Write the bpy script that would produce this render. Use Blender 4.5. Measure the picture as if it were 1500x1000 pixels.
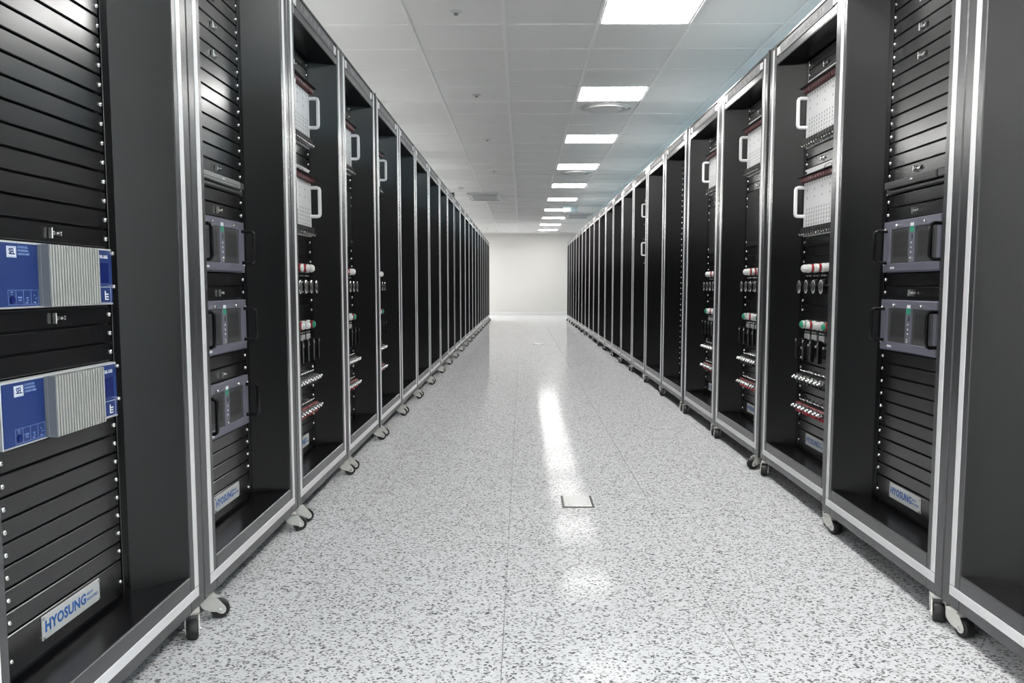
import bpy, math, random
from math import pi, sin, cos
from mathutils import Matrix, Vector

for o in list(bpy.data.objects):
    bpy.data.objects.remove(o)
scn = bpy.context.scene
COL = scn.collection
random.seed(7)

# ------------------------------------------------------------------ camera, world, exposure
CAMZ = 0.94
cd = bpy.data.cameras.new('camera')
cd.sensor_width = 36.0
cd.lens = 36.0 * 1300 / 1500
cd.shift_y = 40.5 / 1500
cd.clip_start = 0.05
cd.clip_end = 200
cam = bpy.data.objects.new('camera', cd)
COL.objects.link(cam)
cam.location = (0, 0, CAMZ)
cam.rotation_euler = (pi / 2 - 0.094, 0, 0.01137)
scn.camera = cam

w = bpy.data.worlds.new('world')
scn.world = w
w.use_nodes = True
w.node_tree.nodes['Background'].inputs[0].default_value = (0.9, 0.95, 1, 1)
w.node_tree.nodes['Background'].inputs[1].default_value = 0.05

vs = scn.view_settings
vs.view_transform = 'Standard'
vs.look = 'None'
vs.gamma = 1
vs.use_curve_mapping = False
vs.exposure = 0.0
LAMP = 30.0          # emission of the ceiling light panels

# ------------------------------------------------------------------ materials
MATS = {}
def mat(name, col, rough=0.5, metal=0.0, spec=0.5, bump=0.0, bscale=200.0, var=0.0, vscale=3.0, coat=0.0, emit=None, estr=0.0, alpha=1.0, trans=0.0):
    m = bpy.data.materials.new(name)
    m.use_nodes = True
    nt = m.node_tree
    b = nt.nodes['Principled BSDF']
    b.inputs['Base Color'].default_value = (*col, 1)
    b.inputs['Roughness'].default_value = rough
    b.inputs['Metallic'].default_value = metal
    b.inputs['Specular IOR Level'].default_value = spec
    b.inputs['Coat Weight'].default_value = coat
    b.inputs['Transmission Weight'].default_value = trans
    if emit:
        b.inputs['Emission Color'].default_value = (*emit, 1)
        b.inputs['Emission Strength'].default_value = estr
    tc = None
    if bump or var:
        tc = nt.nodes.new('ShaderNodeTexCoord')
    if bump:
        n = nt.nodes.new('ShaderNodeTexNoise')
        n.inputs['Scale'].default_value = bscale
        n.inputs['Detail'].default_value = 2
        bp = nt.nodes.new('ShaderNodeBump')
        bp.inputs['Strength'].default_value = bump
        bp.inputs['Distance'].default_value = 0.001
        nt.links.new(tc.outputs['Object'], n.inputs['Vector'])
        nt.links.new(n.outputs['Fac'], bp.inputs['Height'])
        nt.links.new(bp.outputs['Normal'], b.inputs['Normal'])
    if var:
        n2 = nt.nodes.new('ShaderNodeTexNoise')
        n2.inputs['Scale'].default_value = vscale
        n2.inputs['Detail'].default_value = 5
        mr = nt.nodes.new('ShaderNodeMapRange')
        mr.inputs[3].default_value = max(0.02, rough - var)
        mr.inputs[4].default_value = rough + var
        nt.links.new(tc.outputs['Object'], n2.inputs['Vector'])
        nt.links.new(n2.outputs['Fac'], mr.inputs[0])
        nt.links.new(mr.outputs[0], b.inputs['Roughness'])
    MATS[name] = m
    return m

mat('frame', (0.046, 0.047, 0.051), 0.24, 0.0, 0.8, bump=0.05, bscale=900, var=0.04, vscale=4)
mat('shell', (0.03, 0.031, 0.034), 0.42, 0, 0.5)
mat('roof_bounce', (0.42, 0.43, 0.43), 0.5, 0.1)  # unseen rack tops, made pale to bounce light up to the ceiling
mat('jamb', (0.002, 0.0021, 0.0026), 0.34, 0.0, 0.5, bump=0.35, bscale=420)
mat('sill', (0.005, 0.005, 0.006), 0.26, 0, 0.6, var=0.05)
mat('panel', (0.006, 0.006, 0.007), 0.22, 0, 0.7, var=0.03, vscale=9)
mat('black', (0.006, 0.006, 0.007), 0.55)
mat('blackgloss', (0.008, 0.008, 0.009), 0.22)
mat('strip', (0.82, 0.82, 0.83), 0.34, 0.15, 0.6)
mat('steel', (0.78, 0.77, 0.75), 0.25, 1.0)
mat('chrome', (0.80, 0.80, 0.80), 0.2, 0.8, 0.8)
mat('plate_metal', (0.62, 0.63, 0.62), 0.42, 0.3, 0.5, bump=0.05, bscale=500)
mat('ink_blue', (0.01, 0.10, 0.36), 0.5)
mat('ink_white', (0.85, 0.87, 0.9), 0.5)
mat('ink_lightblue', (0.22, 0.33, 0.62), 0.5)
mat('dev_blue', (0.012, 0.036, 0.165), 0.42, 0, 0.5)
mat('dev_navy', (0.008, 0.018, 0.13), 0.25)
mat('dev_alu', (0.72, 0.73, 0.74), 0.4, 0.35)
mat('heatsink', (0.42, 0.42, 0.40), 0.45, 0.35)
mat('heatsink_side', (0.20, 0.215, 0.24), 0.5, 0.2)
mat('comp_grey', (0.155, 0.155, 0.20), 0.42, 0.1)
mat('comp_door', (0.055, 0.055, 0.058), 0.55, bump=0.4, bscale=1500)
mat('green', (0.02, 0.30, 0.17), 0.4)
mat('white_plastic', (0.80, 0.80, 0.79), 0.4)
mat('module', (0.66, 0.665, 0.67), 0.45)
mat('module_edge', (0.45, 0.46, 0.47), 0.5)
mat('handle_white', (0.86, 0.86, 0.87), 0.3)
mat('red', (0.35, 0.012, 0.02), 0.35)
mat('darkred', (0.10, 0.012, 0.016), 0.45)
mat('caster_grey', (0.66, 0.66, 0.62), 0.45, 0.1)
mat('rubber', (0.014, 0.014, 0.016), 0.5)
mat('header_plate', (0.10, 0.10, 0.105), 0.5, 0.2, 0.5, bump=0.6, bscale=500)
mat('header_ink', (0.34, 0.34, 0.34), 0.5)
mat('kvm_grey', (0.30, 0.31, 0.30), 0.38, 0.4)
mat('kvm_dark', (0.05, 0.052, 0.052), 0.4, 0.2)
mat('wall', (0.68, 0.67, 0.645), 0.75, bump=0.05, bscale=150)
mat('ceil', (0.90, 0.90, 0.89), 0.85, bump=0.12, bscale=260)
mat('ceil_bar', (0.95, 0.95, 0.94), 0.5)
mat('joint', (0.24, 0.24, 0.23), 0.8)
mat('white_paint', (0.74, 0.74, 0.74), 0.5)
mat('grille', (0.30, 0.31, 0.32), 0.55)
mat('screen', (0.004, 0.004, 0.005), 0.5, 0, 0.15)
mat('display_black', (0.005, 0.005, 0.006), 0.5, 0, 0.2)
mat('acrylic', (0.55, 0.72, 0.78), 0.15, trans=0.5)
mat('floorbox', (0.42, 0.42, 0.41), 0.4, 0.5)
mat('lamp', (0.9, 0.9, 0.9), 0.6, emit=(1.0, 0.985, 0.96), estr=LAMP)
mat('lamp_cool_fill', (0.9, 0.9, 0.9), 0.6, emit=(0.40, 0.80, 1.0), estr=LAMP * 1.15)  # for unseen panels added to light and tint the ceiling on the right
mat('lamp_fill', (0.9, 0.9, 0.9), 0.6, emit=(1.0, 0.985, 0.96), estr=LAMP * 2.0)  # for out-of-view panels added to lift overall brightness, stronger than the aisle row
mat('lamp_wall_fill', (0.9, 0.9, 0.9), 0.6, emit=(0.95, 0.98, 1.0), estr=LAMP * 2.0)  # for panels added behind the camera to brighten the left wall and recess sides

def floor_material():
    m = bpy.data.materials.new('floor_tile')
    m.use_nodes = True
    nt = m.node_tree
    N = nt.nodes
    L = nt.links
    b = N['Principled BSDF']
    geo = N.new('ShaderNodeNewGeometry')
    wob = N.new('ShaderNodeTexNoise')
    wob.inputs['Scale'].default_value = 150
    wob.inputs['Detail'].default_value = 2
    sub = N.new('ShaderNodeVectorMath'); sub.operation = 'SUBTRACT'
    sub.inputs[1].default_value = (0.5, 0.5, 0.5)
    mul = N.new('ShaderNodeVectorMath'); mul.operation = 'SCALE'
    mul.inputs['Scale'].default_value = 0.013
    add = N.new('ShaderNodeVectorMath'); add.operation = 'ADD'
    L.new(geo.outputs['Position'], wob.inputs['Vector'])
    L.new(wob.outputs['Color'], sub.inputs[0])
    L.new(sub.outputs[0], mul.inputs[0])
    L.new(geo.outputs['Position'], add.inputs[0])
    L.new(mul.outputs[0], add.inputs[1])
    mp = N.new('ShaderNodeMapping')
    mp.inputs['Scale'].default_value = (185, 190, 0)
    L.new(add.outputs[0], mp.inputs['Vector'])
    vo = N.new('ShaderNodeTexVoronoi')
    vo.voronoi_dimensions = '2D'
    vo.inputs['Scale'].default_value = 1.0
    L.new(mp.outputs[0], vo.inputs['Vector'])
    sep = N.new('ShaderNodeSeparateColor')
    L.new(vo.outputs['Color'], sep.inputs[0])
    cr = N.new('ShaderNodeValToRGB')
    cr.color_ramp.interpolation = 'CONSTANT'
    e = cr.color_ramp.elements
    e[0].position = 0; e[0].color = (0.13, 0.13, 0.135, 1)
    e[1].position = 0.07; e[1].color = (0.22, 0.22, 0.225, 1)
    for p, c in ((0.16, 0.42), (0.25, 0.66), (0.55, 0.73), (0.80, 0.69)):
        el = e.new(p); el.color = (c * 0.99, c, c * 1.02, 1)
    L.new(sep.outputs[0], cr.inputs[0])
    L.new(cr.outputs[0], b.inputs['Base Color'])
    b.inputs['Specular IOR Level'].default_value = 0.005
    n2 = N.new('ShaderNodeTexNoise')
    n2.inputs['Scale'].default_value = 1.2
    n2.inputs['Detail'].default_value = 4
    mr = N.new('ShaderNodeMapRange')
    mr.inputs[3].default_value = 0.085
    mr.inputs[4].default_value = 0.12
    L.new(geo.outputs['Position'], n2.inputs['Vector'])
    L.new(n2.outputs['Fac'], mr.inputs[0])
    L.new(mr.outputs[0], b.inputs['Roughness'])
    n3 = N.new('ShaderNodeTexNoise')
    n3.inputs['Scale'].default_value = 9
    n3.inputs['Detail'].default_value = 3
    bp = N.new('ShaderNodeBump')
    bp.inputs['Strength'].default_value = 0.12
    bp.inputs['Distance'].default_value = 0.002
    L.new(geo.outputs['Position'], n3.inputs['Vector'])
    L.new(n3.outputs['Fac'], bp.inputs['Height'])
    L.new(bp.outputs['Normal'], b.inputs['Normal'])
    MATS['floor_tile'] = m
floor_material()

# ------------------------------------------------------------------ mesh helpers
class MB:
    def __init__(s):
        s.v = []; s.f = []
    def add(s, vs, fs):
        k = len(s.v)
        s.v += [tuple(p) for p in vs]
        s.f += [tuple(i + k for i in f) for f in fs]
        return s
    def box(s, x0, x1, y0, y1, z0, z1):
        return s.add([(x0, y0, z0), (x1, y0, z0), (x1, y1, z0), (x0, y1, z0), (x0, y0, z1), (x1, y0, z1), (x1, y1, z1), (x0, y1, z1)],
                     [(3, 2, 1, 0), (4, 5, 6, 7), (0, 1, 5, 4), (1, 2, 6, 5), (2, 3, 7, 6), (3, 0, 4, 7)])
    def fbox(s, x0, x1, y0, y1, z0, z1, c):
        # box whose front (y0) face edges are chamfered by c
        y = y0 + c
        return s.add([(x0, y1, z0), (x1, y1, z0), (x1, y1, z1), (x0, y1, z1), (x0, y, z0), (x1, y, z0), (x1, y, z1), (x0, y, z1),
                      (x0 + c, y0, z0 + c), (x1 - c, y0, z0 + c), (x1 - c, y0, z1 - c), (x0 + c, y0, z1 - c)],
                     [(0, 3, 2, 1), (0, 1, 5, 4), (1, 2, 6, 5), (2, 3, 7, 6), (3, 0, 4, 7), (4, 5, 9, 8), (5, 6, 10, 9), (6, 7, 11, 10), (7, 4, 8, 11), (8, 9, 10, 11)])
    def tbox(s, x0, x1, y0, y1, z0, z1, c, up=True):
        # box whose top (or bottom) face edges are chamfered by c
        if up: a, bb, t = z0, z1 - c, z1
        else: a, bb, t = z1, z0 + c, z0
        V = [(x0, y0, a), (x1, y0, a), (x1, y1, a), (x0, y1, a), (x0, y0, bb), (x1, y0, bb), (x1, y1, bb), (x0, y1, bb),
             (x0 + c, y0 + c, t), (x1 - c, y0 + c, t), (x1 - c, y1 - c, t), (x0 + c, y1 - c, t)]
        F = [(3, 2, 1, 0), (0, 1, 5, 4), (1, 2, 6, 5), (2, 3, 7, 6), (3, 0, 4, 7), (4, 5, 9, 8), (5, 6, 10, 9), (6, 7, 11, 10), (7, 4, 8, 11), (8, 9, 10, 11)]
        if not up: F = [f[::-1] for f in F]
        return s.add(V, F)
    def lathe(s, prof, n=12, o=(0, 0, 0), axis='y', sign=-1, ph=0.0):
        # prof: list of (radius, distance along axis*sign)
        V = []; F = []
        for r, d in prof:
            for i in range(n):
                a = 2 * pi * i / n + ph
                p, q = r * cos(a), r * sin(a)
                d2 = d * sign
                if axis == 'y': V.append((o[0] + p, o[1] + d2, o[2] + q))
                elif axis == 'x': V.append((o[0] + d2, o[1] + p, o[2] + q))
                else: V.append((o[0] + p, o[1] + q, o[2] + d2))
        m = len(prof)
        for j in range(m - 1):
            for i in range(n):
                a, b_ = j * n + i, j * n + (i + 1) % n
                F.append((a, b_, b_ + n, a + n))
        F.append(tuple(range(n - 1, -1, -1)))
        F.append(tuple((m - 1) * n + i for i in range(n)))
        return s.add(V, F)
    def prism(s, poly, y0, y1, axis='y'):
        # polygon in (x,z) extruded along y, or polygon in (y,z) extruded along x
        n = len(poly)
        if axis == 'y': V = [(a, y0, b_) for a, b_ in poly] + [(a, y1, b_) for a, b_ in poly]
        else: V = [(y0, a, b_) for a, b_ in poly] + [(y1, a, b_) for a, b_ in poly]
        F = [tuple(range(n)), tuple(range(2 * n - 1, n - 1, -1))] + [(i, i + n, (i + 1) % n + n, (i + 1) % n) for i in range(n)]
        return s.add(V, F)
    def sweep(s, pts, r, n=8, flat=1.0):
        pts = [Vector(p) for p in pts]
        V = []; F = []
        ref = Vector((0.0137, 0.0071, 1)) if abs((pts[1] - pts[0]).normalized().z) < 0.9 else Vector((1, 0.01, 0))
        up0 = None
        for i, p in enumerate(pts):
            t = (pts[min(i + 1, len(pts) - 1)] - pts[max(i - 1, 0)]).normalized()
            if up0 is None:
                side = t.cross(ref).normalized()
            else:
                side = (up0 - t * up0.dot(t)).normalized()
            up0 = side
            up = t.cross(side).normalized()
            for k in range(n):
                a = 2 * pi * (k + 0.5) / n
                V.append(p + side * (r * cos(a)) + up * (r * flat * sin(a)))
        for j in range(len(pts) - 1):
            for k in range(n):
                a, b_ = j * n + k, j * n + (k + 1) % n
                F.append((a, b_, b_ + n, a + n))
        F.append(tuple(range(n - 1, -1, -1)))
        F.append(tuple((len(pts) - 1) * n + k for k in range(n)))
        return s.add(V, F)
    def mesh(s, name, m, smooth=False):
        me = bpy.data.meshes.new(name)
        me.from_pydata(s.v, [], s.f)
        import bmesh
        bm = bmesh.new(); bm.from_mesh(me)
        bmesh.ops.recalc_face_normals(bm, faces=bm.faces)
        if smooth:
            for f in bm.faces: f.smooth = True
            for e in bm.edges:
                if len(e.link_faces) == 2 and e.calc_face_angle() > 0.7: e.smooth = False
        bm.to_mesh(me); bm.free()
        me.materials.append(MATS[m])
        return me

def part(name, me, parent=None, loc=(0, 0, 0), rz=0.0, rot=None):
    o = bpy.data.objects.new(name, me)
    COL.objects.link(o)
    o.location = loc
    o.rotation_euler = rot if rot else (0, 0, rz)
    if parent: o.parent = parent
    return o

def thing(name, label, cat, loc=(0, 0, 0), rz=0.0, group=None, scale=None):
    o = bpy.data.objects.new(name, None)
    o.empty_display_size = 0.1
    COL.objects.link(o)
    o.location = loc
    o.rotation_euler = (0, 0, rz)
    if scale: o.scale = scale
    o['label'] = label; o['category'] = cat
    if group: o['group'] = group
    return o

def tag(o, label, cat, group=None):
    o['label'] = label; o['category'] = cat
    if group: o['group'] = group
    return o

def struct(o, label=None):
    o['kind'] = 'structure'
    if label: o['label'] = label
    return o

TXT = {}
def text_mesh(txt, size, m, off=0.0, spacing=1.0, xs=1.0, align='CENTER', lines=1.0):
    """flat text as a mesh standing in the local xz plane, facing -y"""
    key = (txt, size, m, off, spacing, xs, align)
    if key in TXT: return TXT[key]
    c = bpy.data.curves.new('txt', 'FONT')
    c.body = txt
    c.size = size
    c.align_x = align; c.align_y = 'CENTER'
    c.offset = off
    c.space_character = spacing
    c.space_line = lines
    c.resolution_u = 2
    c.extrude = 0.0002
    o = bpy.data.objects.new('txt', c)
    COL.objects.link(o)
    bpy.context.view_layer.update()
    dg = bpy.context.evaluated_depsgraph_get()
    me = bpy.data.meshes.new_from_object(o.evaluated_get(dg))
    bpy.data.objects.remove(o)
    me.transform(Matrix.Diagonal((xs, 1, 1, 1)))
    me.transform(Matrix.Rotation(pi / 2, 4, 'X'))
    me.materials.clear()
    me.materials.append(MATS[m])
    TXT[key] = me
    return me

def ordw(i):
    return ['zeroth', 'first', 'second', 'third', 'fourth', 'fifth', 'sixth', 'seventh', 'eighth', 'ninth', 'tenth', 'eleventh', 'twelfth', 'thirteenth', 'fourteenth', 'fifteenth',
            'sixteenth', 'seventeenth', 'eighteenth', 'nineteenth', 'twentieth', 'twenty-first', 'twenty-second', 'twenty-third'][i]

# ------------------------------------------------------------------ the room
ZC = 2.611
WY = 28.6
XL, XR, YB = -4.93, 5.9, -4.3
TX0, TPX = -0.12, 0.6012        # ceiling grid
TY0, TPY = 5.884, 0.598
FX0, FPX = -0.05, 0.604         # floor grid
FY0, FPY = 3.123, 0.5835

struct(part('floor', MB().box(XL, XR, YB, WY, -0.2, -0.005).mesh('floor', 'joint')), 'light grey floor of dark-flecked square tiles')
fl = bpy.data.objects['floor']
g = 0.0007
tile = MB().tbox(-FPX / 2 + g, FPX / 2 - g, -FPY / 2 + g, FPY / 2 - g, -0.004, 0.0, 0.0006).mesh('floor_tile', 'floor_tile')
rest = MB()
jmin, jmax = math.floor((YB - FY0) / FPY), math.ceil((WY - FY0) / FPY)
for i in range(-9, 11):
    for j in range(jmin, jmax):
        xc, yc = FX0 + FPX * (i + 0.5), FY0 + FPY * (j + 0.5)
        if xc < XL or xc > XR or yc < YB or yc + FPY / 2 > WY + 0.3: continue
        if -2 <= i <= 2 and yc > 1.4:
            part('floor_tile', tile, fl, (xc, yc, 0))
        else:
            rest.tbox(max(XL, xc - FPX / 2 + g), min(XR, xc + FPX / 2 - g), max(YB, yc - FPY / 2 + g), min(WY, yc + FPY / 2 - g), -0.004, 0.0, 0.0006)
ro = part('outer_floor_tiles', rest.mesh('outer_floor_tiles', 'floor_tile'), fl)
ro['kind'] = 'stuff'

struct(part('ceiling', MB().box(XL, XR, YB, WY, ZC + 0.012, ZC + 0.2).mesh('ceiling', 'joint')), 'pale grey suspended tile ceiling')
ce = bpy.data.objects['ceiling']
struct(part('wall_back', MB().box(XL - 0.15, XR + 0.15, WY, WY + 0.15, -0.2, ZC + 0.2).mesh('wall_back', 'wall')), 'plain cream end wall')
struct(part('wall_left', MB().box(XL - 0.15, XL, YB, WY, -0.2, ZC + 0.2).mesh('wall_left', 'wall')), 'plain cream wall')
struct(part('wall_right', MB().box(XR, XR + 0.15, YB, WY, -0.2, ZC + 0.2).mesh('wall_right', 'wall')), 'plain cream wall')
struct(part('wall_front', MB().box(XL - 0.15, XR + 0.15, YB - 0.15, YB, -0.2, ZC + 0.2).mesh('wall_front', 'wall')), 'plain cream wall behind the camera')
struct(part('baseboard_back', MB().fbox(XL, XR, WY - 0.014, WY, 0.0, 0.10, 0.004).mesh('baseboard_back', 'white_paint')), 'low white skirting on the end wall')
struct(part('trim_1', MB().fbox(XL, XR, WY - 0.02, WY, ZC - 0.03, ZC + 0.012, 0.004).mesh('trim_1', 'ceil_bar')), 'white edge trim between end wall and ceiling')

# lights, diffusers and cassettes take tile slots (i, j)
LCOL = 1
lights = [(LCOL, -1 + 4 * k) for k in range(-3, 10)]
fill_l = [(-4, -1 + 4 * k) for k in range(-3, 10)]  # added fill column behind the left racks, out of view
fill_r = [(6, -1 + 4 * k) for k in range(-3, 7)]
fill_back_l = [(-7, j) for j in (-15, -12, -9)]
fill_back_r = [(8, j) for j in (-15, -12, -9)]  # added unseen near the right wall to brighten the space behind the camera
taken = set(lights + fill_l + fill_r + fill_back_l + fill_back_r)
diff_slots = [(LCOL, 4), (LCOL, 12)]
bw = 0.013
tileC = MB().tbox(-TPX / 2 + bw * 0.5, TPX / 2 - bw * 0.5, -TPY / 2 + 0.001, TPY / 2 - 0.001, ZC, ZC + 0.011, 0.0045, up=False).mesh('ceiling_tile', 'ceil')
rest = MB()
jmin, jmax = math.floor((YB - TY0) / TPY), math.ceil((WY - TY0) / TPY)
for i in range(-8, 10):
    for j in range(jmin, jmax):
        if (i, j) in taken: continue
        xc, yc = TX0 + TPX * (i + 0.5), TY0 + TPY * (j + 0.5)
        if xc < XL or xc > XR or yc < YB: continue
        if -2 <= i <= 3 and j >= -2 and yc + TPY / 2 < WY:
            part('ceiling_tile', tileC, ce, (xc, yc, 0))
        else:
            y1 = min(WY - 0.021, yc + TPY / 2 - 0.001)
            if y1 - (yc - TPY / 2) < 0.03: continue
            rest.tbox(max(XL, xc - TPX / 2 + bw * 0.5), min(XR, xc + TPX / 2 - bw * 0.5), max(YB, yc - TPY / 2 + 0.001), y1, ZC, ZC + 0.011, 0.0045, up=False)
ro = part('outer_ceiling_tiles', rest.mesh('outer_ceiling_tiles', 'ceil'), ce)
ro['kind'] = 'stuff'
bar = MB().tbox(-bw, bw, YB, WY - 0.021, ZC - 0.008, ZC + 0.0115, 0.003, up=False).mesh('ceiling_bar', 'ceil_bar')
for i in range(-8, 11):
    x = TX0 + TPX * i
    if XL < x < XR: part('ceiling_bar', bar, ce, (x, 0, 0))

xbar = MB().tbox(-TPX / 2 + bw + 0.0005, TPX / 2 - bw - 0.0005, -0.007, 0.007, ZC - 0.006, ZC + 0.0002, 0.002, up=False).mesh('cross_bar', 'ceil_bar')
for i in range(-2, 4):
    for j in range(-1, jmax):
        if TY0 + TPY * j < WY - 0.05: part('cross_bar', xbar, ce, (TX0 + TPX * (i + 0.5), TY0 + TPY * j, 0))

lf = MB()
a, b_ = TPX / 2 - bw - 0.001, TPY / 2 - 0.0075
for q in ((-a, a, -b_, -b_ + 0.010), (-a, a, b_ - 0.010, b_), (-a, -a + 0.010, -b_ + 0.010, b_ - 0.010), (a - 0.010, a, -b_ + 0.010, b_ - 0.010)):
    lf.tbox(q[0], q[1], q[2], q[3], -0.004, 0.0115, 0.002, up=False)
lf = lf.mesh('light_frame', 'white_paint')
ld = MB().box(-a + 0.0105, a - 0.0105, -b_ + 0.0105, b_ - 0.0105, -0.001, 0.010)
ldw, ldc, lds, lde = ld.mesh('diffuser', 'lamp'), ld.mesh('diffuser', 'lamp_cool_fill'), ld.mesh('diffuser', 'lamp_fill'), ld.mesh('diffuser', 'lamp_wall_fill')
def light(slot, label, me, group):
    t = thing('ceiling_light', label, 'ceiling light', (TX0 + TPX * (slot[0] + 0.5), TY0 + TPY * (slot[1] + 0.5), ZC), 0, group)
    part('light_frame', lf, t)
    part('diffuser', me, t)
for k, s in enumerate(lights):
    n = k - 2
    if n < 1: lab = 'square white ceiling light panel over the aisle behind the camera'
    elif n == 1: lab = 'square white ceiling light panel over the aisle, nearest in view'
    else: lab = 'square white ceiling light panel over the aisle, %s from the camera' % ordw(n)
    light(s, lab, ldw, 'light panels over the aisle')
for s in fill_l: light(s, 'square white fill light panel, added unseen beyond the left rack row', lds, 'added fill light panels beyond the left racks')
for s in fill_r: light(s, 'square bluish fill light panel, added unseen beyond the right rack row', ldc, 'added fill light panels beyond the right racks')

for s in fill_back_l: light(s, 'square white fill light panel added near the left wall behind the camera', lde, 'added fill light panels at the left behind the camera')
for s in fill_back_r: light(s, 'square white fill light panel added near the right wall behind the camera', lds, 'added fill light panels at the right behind the camera')

# ------------------------------------------------------------------ rack meshes (local x = viewer's right, -y = towards the aisle)
W = 1.02
HW = W / 2
U = 0.04445
Z0 = 0.2711                      # bottom of unit 0
ZBOT, ZTOP = 0.068, 2.080
ZS, ZH = 0.170, 1.978            # sill and head of the opening
PF = 0.105                       # depth of the panel faces
def zu(n): return Z0 + U * n

R = {}
R['post'] = MB().fbox(HW - 0.100, HW - 0.0025, 0, 0.034, ZBOT, ZTOP, 0.003).mesh('post', 'frame')
R['postm'] = MB().fbox(-HW + 0.0025, -HW + 0.100, 0, 0.034, ZBOT, ZTOP, 0.003).mesh('post', 'frame')
R['bot'] = MB().fbox(-HW + 0.1002, HW - 0.1002, 0, 0.034, ZBOT, ZS - 0.002, 0.0025).mesh('bottom_rail', 'frame')
tr = MB()
tr.fbox(-HW + 0.1002, HW - 0.1002, 0.0, 0.034, ZH, 2.014, 0.004)
tr.fbox(-HW + 0.1002, HW - 0.1002, 0.006, 0.034, 2.0142, 2.0658, 0.001)
tr.fbox(-HW + 0.1002, HW - 0.1002, 0.0, 0.034, 2.066, ZTOP, 0.003)
R['top'] = tr.mesh('top_rail', 'frame')
R['np'] = MB().fbox(-0.352, 0.352, 0.0015, 0.0058, 2.0165, 2.0635, 0.001).mesh('header_plate', 'header_plate')
R['tab'] = MB().fbox(-0.024, 0.024, 0.0008, 0.0058, 2.022, 2.058, 0.001).mesh('header_tab', 'strip')
R['sv'] = MB().fbox(-0.013, 0.013, -0.0016, 0.002, ZBOT + 0.061, 2.058, 0.001).mesh('trim_strip', 'strip')
R['sb'] = MB().fbox(-HW + 0.046, HW - 0.046, -0.0016, 0.002, ZBOT + 0.032, ZBOT + 0.059, 0.001).mesh('trim_strip', 'strip')
sh = MB()
for s in (-1, 1):
    x = s * (HW - 0.004)
    sh.box(x - 0.001, x + 0.001, 0.034, 0.80, ZBOT, ZTOP - 0.004)
sh.box(-HW + 0.005, HW - 0.005, 0.798, 0.80, ZBOT, ZTOP - 0.004)
R['roof_bounce'] = MB().box(-HW + 0.0025, HW - 0.0025, 0.0342, 0.80, ZTOP - 0.0038, ZTOP).mesh('roof_panel', 'roof_bounce')
sh.box(-HW + 0.005, HW - 0.005, 0.034, 0.798, ZBOT, ZBOT + 0.003)
R['shell'] = sh.mesh('cabinet_shell', 'shell')
XO, XI = HW - 0.100, HW - 0.215
def jamb(s):
    m = MB()
    m.add([(s * XO, 0.002, ZS), (s * (XO + 0.003), 0.002, ZS), (s * (XI + 0.003), PF + 0.012, ZS), (s * XI, PF + 0.012, ZS),
           (s * XO, 0.002, ZH), (s * (XO + 0.003), 0.002, ZH), (s * (XI + 0.003), PF + 0.012, ZH - 0.012), (s * XI, PF + 0.012, ZH - 0.012)],
          [(3, 2, 1, 0), (4, 5, 6, 7), (0, 1, 5, 4), (1, 2, 6, 5), (2, 3, 7, 6), (3, 0, 4, 7)])
    return m.mesh('recess_side', 'jamb')
R['jl'], R['jr'] = jamb(-1), jamb(1)
R['sill'] = MB().add([(-XO, 0.002, ZS), (XO, 0.002, ZS), (XI, PF + 0.012, ZS), (-XI, PF + 0.012, ZS), (-XO, 0.002, ZS - 0.003), (XO, 0.002, ZS - 0.003), (XI, PF + 0.012, ZS - 0.003), (-XI, PF + 0.012, ZS - 0.003)],
                     [(0, 1, 2, 3), (7, 6, 5, 4), (0, 4, 5, 1), (1, 5, 6, 2), (2, 6, 7, 3), (3, 7, 4, 0)]).mesh('recess_sill', 'sill')
R['head'] = MB().add([(-XO, 0.002, ZH), (XO, 0.002, ZH), (XI, PF + 0.012, ZH - 0.012), (-XI, PF + 0.012, ZH - 0.012), (-XO, 0.002, ZH + 0.003), (XO, 0.002, ZH + 0.003), (XI, PF + 0.012, ZH - 0.009), (-XI, PF + 0.012, ZH - 0.009)],
                     [(3, 2, 1, 0), (4, 5, 6, 7), (1, 5, 4, 0), (2, 6, 5, 1), (3, 7, 6, 2), (0, 4, 7, 3)]).mesh('recess_head', 'sill')
R['back'] = MB().box(-XI - 0.01, XI + 0.01, PF + 0.0125, PF + 0.0145, ZS - 0.01, ZH).mesh('backing_plate', 'black')
R['rail'] = MB().fbox(-0.019, 0.019, PF + 0.001, PF + 0.0123, ZS + 0.002, ZH - 0.016, 0.001).mesh('mounting_rail', 'panel')
for k, nm in ((1, 'p1'), (2, 'p2'), (3, 'p3')):
    R[nm] = MB().fbox(-0.241, 0.241, PF, PF + 0.007, 0.0022, U * k - 0.0022, 0.0016).mesh('blank_panel', 'panel')
R['screw'] = MB().lathe([(0.0058, -0.0006), (0.0058, 0.0012), (0.0042, 0.0036), (0.0016, 0.0044)], 10).mesh('screw', 'steel', True)
lt = MB()
lt.box(-0.022, 0.022, PF - 0.002, PF - 0.0001, -0.008, 0.008)
R['latch'] = lt.mesh('latch', 'blackgloss')
lk = MB()
lk.fbox(-0.024, -0.020, PF - 0.010, PF - 0.0021, -0.011, 0.011, 0.001)
lk.lathe([(0.0045, 0), (0.0045, 0.005), (0.002, 0.006)], 8, (-0.013, PF - 0.0021, 0))
lk.lathe([(0.0045, 0), (0.0045, 0.005), (0.002, 0.006)], 8, (0.017, PF - 0.0021, 0))
lk.box(-0.009, 0.012, PF - 0.004, PF - 0.0021, -0.003, 0.003)
R['latchk'] = lk.mesh('latch_pin', 'steel')
R['brand'] = MB().fbox(-0.123, 0.123, PF - 0.003, PF - 0.0003, -0.025, 0.025, 0.0008).mesh('maker_plate', 'plate_metal')
R['rivet'] = MB().lathe([(0.0038, 0), (0.0034, 0.002), (0.0012, 0.003)], 8).mesh('rivet', 'chrome', True)
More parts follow.
